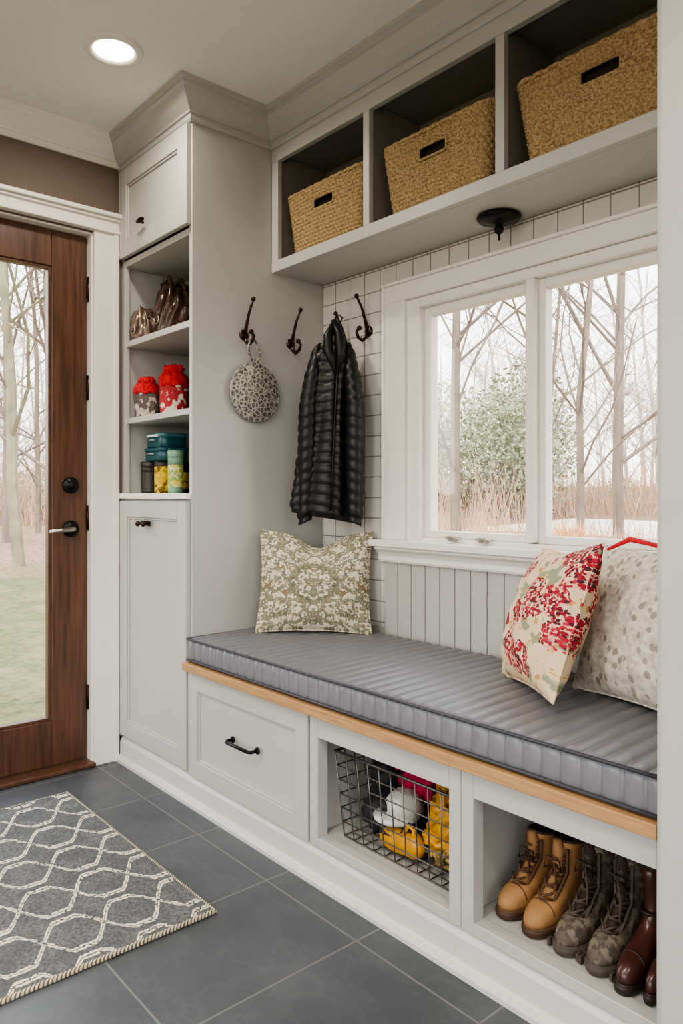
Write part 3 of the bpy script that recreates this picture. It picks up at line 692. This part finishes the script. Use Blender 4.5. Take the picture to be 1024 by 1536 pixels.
# ---------------------------------------------------------------- boots
tan=M('tan_nubuck',L(154,112,70),.7,var=.2,vs=12,bump=.15); tand=M('boot_lining',L(50,34,24),.8); sole=M('rubber_sole',L(64,42,28),.6); lace=M('boot_lace',L(88,60,38),.8)
cam=camo('weathered_leather',L(86,76,64),L(112,102,88),L(68,60,50),40); cams=M('dark_sole',L(72,64,56),.7); brn=M('oxblood_leather',L(66,36,29),.28,var=.25,vs=10); brns=M('boot_heel',L(36,22,18),.5)
def boot(name,loc,yaw,Lg,hw,H,m,sm,lm,laces=True,treads=False):
    b=MB(); n=36
    def ring(z,yt,yh,w,inset=0,sk=0):
        r=[]
        c=(yt+yh)/2; hl=(yh-yt)/2
        for k in range(n):
            a=2*pi*k/n; ca,sa=math.cos(a),math.sin(a)
            fore=max(0,min(1,(yh-yt)/Lg)); wd=w*(1+fore*(.14*(-sa)-.16*max(0,1-abs(sa+.0)*1.8)))
            r.append((wd*(abs(ca)**.85)*(1 if ca>0 else -1),c+hl*(abs(sa)**.9)*(1 if sa>0 else -1),z+sk*(-sa)))
        return r
    b.loft([ring(0,.004,Lg-.004,hw*.96),ring(.004,0,Lg,hw*1.03),ring(.014,-.002,Lg,hw*1.06),ring(.018,0,Lg-.002,hw*1.02)],sm)
    b.loft([ring(.0165,.002,Lg-.004,hw*.99),ring(.0205,.003,Lg-.004,hw)],lm)
    prof=[(.019,.006,Lg-.006,hw*.94),(.030,.004,Lg-.004,hw*.97),(.042,.010,Lg-.005,hw*.95),(.054,.026,Lg-.008,hw*.9),(.062,.050,Lg-.010,hw*.84),(.074,.082,Lg-.010,hw*.78),(.088,.106,Lg-.010,hw*.74),(.104,.120,Lg-.010,hw*.74),(.13,.126,Lg-.006,hw*.78)]
    top=[]
    z=.13
    while z<H-.02: z+=.02; top.append((min(z,H),.126-.02*(z-.13)/.1,Lg+.000,hw*(.80+.5*(z-.13))))
    prof+= top+[(H,.120,Lg+.004,hw*.88),(H+.005,.123,Lg+.001,hw*.84)]
    R0=[ring(*p,sk=(.008*min(1,max(0,(p[0]-.1)/.08)))) for p in prof]
    R1=[]
    for i,rg in enumerate(R0):
        zz=prof[i][0]; R1.append([(x*(1+.04*noise.noise(Vector((x*60,y*30,zz*60)))),y+.004*noise.noise(Vector((x*30,zz*50,loc[0]*9))),z) for x,y,z in rg])
    b.loft(R1,m,cap1=False)
    b.loft([ring(H+.005,.123,Lg+.001,hw*.84,sk=.008),ring(H+.0,.130,Lg-.006,hw*.74,sk=.008),ring(H-.03,.132,Lg-.010,hw*.68,sk=.008),ring(.05,.12,Lg-.02,hw*.6)],tand,cap0=False)
    b.tube(ring(H+.003,.121,Lg+.003,hw*.87,sk=.008),.0035,tand if laces else lm,6,closed=True)
    b.tube([(hw*.86*math.cos(a),.055,.040+.024*math.sin(a)) for a in [pi*k/10 for k in range(11)]],.0022,lm,6)
    if laces:
        b.tube([(0,.066,.060),(0,.095,.085),(0,.117,.105),(0,.118,H-.01),(0,.112,H+.014)],[.010,.013,.013,.014,.010],tand if treads else m,8)
        for sx in(-1,1): b.tube([(sx*hw*.5,.072,.062),(sx*hw*.5,.100,.088),(sx*hw*.5,.122,.108),(sx*hw*.55,.122,H-.005)],.004,lm,6)
        steps=int((H-.07)/.017)
        for i in range(steps):
            z0=.066+i*.017; yy=.060+min(.056,i*.024); w0=hw*.5; yo=yy-.004
            b.tube([(-w0,yo+.012,z0),(0,yo-.010,z0+.008),(w0,yo+.012,z0+.016)],.0027,lm,6)
            b.tube([(w0,yo+.012,z0),(0,yo-.011,z0+.008),(-w0,yo+.012,z0+.016)],.0027,lm,6)
        b.tube([(0,.104,H-.03),(.018,.094,H-.025),(.024,.092,H-.045),(.004,.102,H-.04)],.0026,lm,6)
        b.tube([(0,.104,H-.03),(-.018,.094,H-.023),(-.022,.092,H-.05),(-.004,.102,H-.04)],.0026,lm,6)
        b.tube([(.0,.100,H-.035),(.012,.090,H-.075),(.016,.080,.085)],.0026,lm,6)
    else:
        b.tube([(0,Lg+.004,H-.005),(0,Lg+.014,H-.02),(0,Lg+.004,H-.04)],.003,lm,6)
        b.tube(ring(.115,.115,Lg-.002,hw*.82),.0045,lm,6,closed=True)
    if treads:
        for k in range(9):
            y=.02+k*(Lg-.04)/8
            for sx in(-1,1): b.box(sx*hw*.98-.003,sx*hw*.98+.003,y-.006,y+.006,0,.016,sm)
    o=b.obj(name); o.location=loc; o.rotation_euler=(0,0,yaw); return o
zs=.1305
boot('ankle_boot',(-1.045,1.385,zs),R_(-4),.23,.036,.158,tan,sole,lace)
boot('ankle_boot.001',(-.963,1.372,zs),R_(-2),.23,.037,.168,tan,sole,lace)
boot('lace_up_boot',(-.882,1.368,zs),R_(-2),.23,.036,.19,cam,cams,cams,True,True)
boot('lace_up_boot.001',(-.803,1.362,zs),R_(-2),.23,.036,.195,cam,cams,cams,True,True)
boot('chelsea_boot',(-.735,1.348,zs),R_(1),.24,.029,.195,brn,brns,brns,False)
boot('chelsea_boot.001',(-.686,1.36,zs),R_(1),.22,.0195,.195,brn,brns,brns,False)
# ---------------------------------------------------------------- outdoors
def gh(x,y):
    d=math.hypot(x+2.9,y-1.0); return -.22+max(0,d-12)*.03+.12*noise.noise(Vector((x*.15,y*.15,0)))*min(1,d/8)
t=NT('lawn_and_leaf_litter'); tc=t.n('ShaderNodeTexCoord'); sp=t.n('ShaderNodeSeparateXYZ'); t.link(tc.outputs['Object'],sp.inputs[0])
v=tc.outputs['Object']; n1=t.noise(v,.5,4); n2=t.noise(v,14,4,.7); n3=t.noise(v,3,5,.7)
gr=t.mix(t.ramp(n2,.3,.7),L(60,68,32),L(120,122,70)); gr=t.mix(t.ramp(n3,.45,.7),gr,L(134,124,84))
lf=t.mix(t.ramp(n2,.35,.65),L(104,80,62),L(172,142,118))
dist=t.math('SQRT',t.math('ADD',t.math('POWER',t.math('ADD',sp.outputs[0],2.9),2),t.math('POWER',sp.outputs[1],2)))
f1=t.ramp(t.math('ADD',dist,t.math('MULTIPLY',n1,5)),12,14.5)
f2=t.ramp(t.math('SUBTRACT',sp.outputs[1],t.math('MULTIPLY',sp.outputs[0],-.8)),2,4)
mask=t.math('MAXIMUM',f1,f2); 
c=t.mix(mask,gr,lf)
drive=t.math('LESS_THAN',t.math('ABSOLUTE',t.math('SUBTRACT',sp.outputs[1],t.math('MULTIPLY_ADD',n1,2,20))),3.2)
drive=t.math('MULTIPLY',drive,t.math('GREATER_THAN',sp.outputs[0],-15))
t.col(t.mix(drive,c,L(232,226,218))); t.rough(.95); t.bump(n2,.8,.05); lawnm=t.m
b=MB(); n=70; vs=[];fs=[]
for j in range(n+1):
    for i in range(n+1):
        x=-70+110*i/n; y=-40+110*j/n; vs.append((x,y,gh(x,y)))
for j in range(n):
    for i in range(n): a=j*(n+1)+i; fs.append((a,a+1,a+n+2,a+n+1))
b.add(vs,fs,lawnm,True); b.obj('lawn_ground')
def tree(seed,Ht,r0,mat,lean=.06):
    rnd=random.Random(seed); b=MB()
    def br(p,d,Ln,r,dep):
        k=6 if dep==0 else 4 if dep<2 else 3; pts=[p];rs=[r]; q=p.copy(); dd=d.copy()
        for i in range(k):
            dd=(dd+Vector((rnd.uniform(-1,1),rnd.uniform(-1,1),rnd.uniform(-.4,.7)))*(.09 if dep==0 else .24)).normalized()
            q=q+dd*Ln/k; pts.append(q.copy()); rs.append(r*(1-.62*(i+1)/k) if dep<3 else r*(1-.8*(i+1)/k))
        b.tube(pts,rs,mat,6 if dep==0 else 4 if dep<2 else 3)
        if dep>=3: return
        nc=(16,6,4)[dep]
        for c in range(nc):
            f=rnd.uniform(.14 if dep==0 else .2,1); i=min(k-1,int(f*k)); pp=pts[i].lerp(pts[i+1],f*k-i); 
            az=rnd.uniform(0,2*pi); nd=(dd*rnd.uniform(.4,1.0)+Vector((math.cos(az),math.sin(az),rnd.uniform(-.1,.5)))*rnd.uniform(.7,1.2)).normalized()
            br(pp,nd,Ln*rnd.uniform(.25,.45)*(1.2-f*.5),max(.008,rs[i]*rnd.uniform(.28,.45)),dep+1)
    br(Vector((0,0,-.4)),Vector((rnd.uniform(-lean,lean),rnd.uniform(-lean,lean),1)).normalized(),Ht,r0,0)
    me=bpy.data.meshes.new('bare_tree_mesh'); me.from_pydata(b.v,[],b.f); me.materials.append(mat); return me
tms=[tree(1,10,.085,bark),tree(2,12,.13,bark),tree(3,8,.06,barki),tree(4,11,.11,barki)]
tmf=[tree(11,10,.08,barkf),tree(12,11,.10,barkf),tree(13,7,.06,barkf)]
wood=empty('woodland'); rnd=random.Random(5)
def put(me,ang,r,s):
    x=-r*math.cos(ang)-.5; y=r*math.sin(ang)
    o=bpy.data.objects.new('bare_tree',me); scene.collection.objects.link(o); o.parent=wood
    o.location=(x,y,gh(x,y)); o.rotation_euler=(0,0,rnd.uniform(0,6.28)); o.scale=(s,s,s)
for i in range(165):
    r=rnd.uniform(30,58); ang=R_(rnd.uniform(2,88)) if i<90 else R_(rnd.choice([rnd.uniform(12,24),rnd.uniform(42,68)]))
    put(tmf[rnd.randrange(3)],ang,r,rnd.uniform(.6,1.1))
for i in range(12):
    r=rnd.uniform(18,28); ang=R_(rnd.uniform(2,88)); put(tms[rnd.randrange(4)],ang,r,rnd.uniform(.8,1.2))
for (ang,r,k,s) in ((18.4,14,3,1.0),(17.3,19,1,.9),(19.3,22,0,1),(51.0,17,1,1.0),(60.3,16,0,1.1),(62.8,18,1,1.1),(57.0,20,3,1.2)):
    put(tms[k],R_(ang),r,s)
def leaves(name,n,rx,rz,mat,size,seed,up=0):
    rnd=random.Random(seed); vs=[];fs=[]
    for i in range(n):
        while 1:
            p=Vector((rnd.uniform(-1,1),rnd.uniform(-1,1),rnd.uniform(-1,1)))
            if p.length<1: break
        p=Vector((p.x*rx,p.y*rx,p.z*rz+rz)); a=Vector((rnd.uniform(-1,1),rnd.uniform(-1,1),rnd.uniform(-1,1))).normalized()*size; c=a.orthogonal().normalized()*size*.5
        o=len(vs); vs+= [p-a,p+c,p+a,p-c]; fs.append((o,o+1,o+2,o+3))
    me=bpy.data.meshes.new(name); me.from_pydata([tuple(v) for v in vs],[],fs); me.materials.append(mat); return me
lm_=leaves('leafy_mesh',1500,1.8,2.6,leafg,.10,3); lm2=leaves('shrub_mesh',1200,1.6,.8,leafg,.08,4)
rnd=random.Random(9)
for i in range(26):
    ang=R_(rnd.uniform(5,85)) if i>16 else R_(rnd.uniform(46,57) if i%2 else rnd.uniform(14,22)); r=rnd.uniform(28,40)
    x=-r*math.cos(ang); y=r*math.sin(ang); o=bpy.data.objects.new('evergreen_shrub',lm_ if i%2 else lm2); scene.collection.objects.link(o); o.parent=wood; o.location=(x,y,gh(x,y)); s=rnd.uniform(.7,1.3); o.scale=(s,s,s); o.rotation_euler=(0,0,i)
vs=[];fs=[];rnd=random.Random(11)
for i in range(32000):
    ang=R_(rnd.uniform(2,88)); r=rnd.uniform(18,42) if rnd.random()<.9 else rnd.uniform(12,18)
    if ang<R_(35) : r=rnd.uniform(24,42)
    x=-r*math.cos(ang)-1; y=r*math.sin(ang)
    if x>-15 and 16.5<y<26: continue
    z=gh(x,y); h=rnd.uniform(.4,2.8 if r>24 else .9); w=.016; dx,dy=rnd.uniform(-.4,.4)*h,rnd.uniform(-.4,.4)*h; a=rnd.uniform(0,pi)
    o=len(vs); vs+=[(x-w*math.cos(a),y-w*math.sin(a),z-.05),(x+w*math.cos(a),y+w*math.sin(a),z-.05),(x+dx,y+dy,z+h)]; fs.append((o,o+1,o+2))
me=bpy.data.meshes.new('dry_brush'); me.from_pydata(vs,[],fs); me.materials.append(brushm); o=bpy.data.objects.new('dry_brush_thicket',me); scene.collection.objects.link(o); o.parent=wood
vs=[];fs=[]
for i in range(500):
    a=rnd.uniform(0,2*pi); q=rnd.uniform(0,1); h=rnd.uniform(.3,.95); lean=q*.5*h
    x0,y0=.12*math.cos(a),.12*math.sin(a); x1,y1=lean*math.cos(a)+x0,lean*math.sin(a)+y0; w=.014
    o=len(vs); vs+=[(x0,y0,0),(x1*.6-w*math.sin(a),y1*.6+w*math.cos(a),h*.75),(x1,y1,h),(x1*.6+w*math.sin(a),y1*.6-w*math.cos(a),h*.75)]; fs.append((o,o+1,o+2,o+3))
me=bpy.data.meshes.new('ornamental_grass'); me.from_pydata(vs,[],fs); me.materials.append(pamp); o=bpy.data.objects.new('ornamental_grass',me); scene.collection.objects.link(o); o.parent=wood
a=R_(58.2); r=13; o.location=(-r*math.cos(a),r*math.sin(a),gh(-r*math.cos(a),r*math.sin(a)))
# ---------------------------------------------------------------- world, sun, camera
w=bpy.data.worlds.new('overcast_sky'); scene.world=w; w.use_nodes=True; nt=w.node_tree; bg=nt.nodes['Background']
tc=nt.nodes.new('ShaderNodeTexCoord'); sp=nt.nodes.new('ShaderNodeSeparateXYZ'); nt.links.new(tc.outputs['Generated'],sp.inputs[0])
cr=nt.nodes.new('ShaderNodeValToRGB'); nt.links.new(sp.outputs[2],cr.inputs[0]); cr.color_ramp.elements[0].color=(1,.98,.96,1); cr.color_ramp.elements[1].color=(.84,.92,1,1)
nt.links.new(cr.outputs[0],bg.inputs[0]); bg.inputs[1].default_value=5.2
sd=bpy.data.lights.new('sun','SUN'); sd.energy=3.0; sd.angle=R_(8); sd.color=(1,.93,.82); so=bpy.data.objects.new('sun',sd); scene.collection.objects.link(so); so.rotation_euler=(R_(52),0,R_(35)); so.location=(5,-10,20)
cd=bpy.data.cameras.new('camera'); cd.sensor_fit='VERTICAL'; cd.sensor_height=36; cd.sensor_width=24; cd.lens=1119/1536*36; cd.shift_y=-28/1536; cd.clip_start=.02; cd.clip_end=300
co=bpy.data.objects.new('camera',cd); scene.collection.objects.link(co); co.location=(0,0,1.1); co.rotation_euler=(pi/2,0,R_(49.0)); scene.camera=co
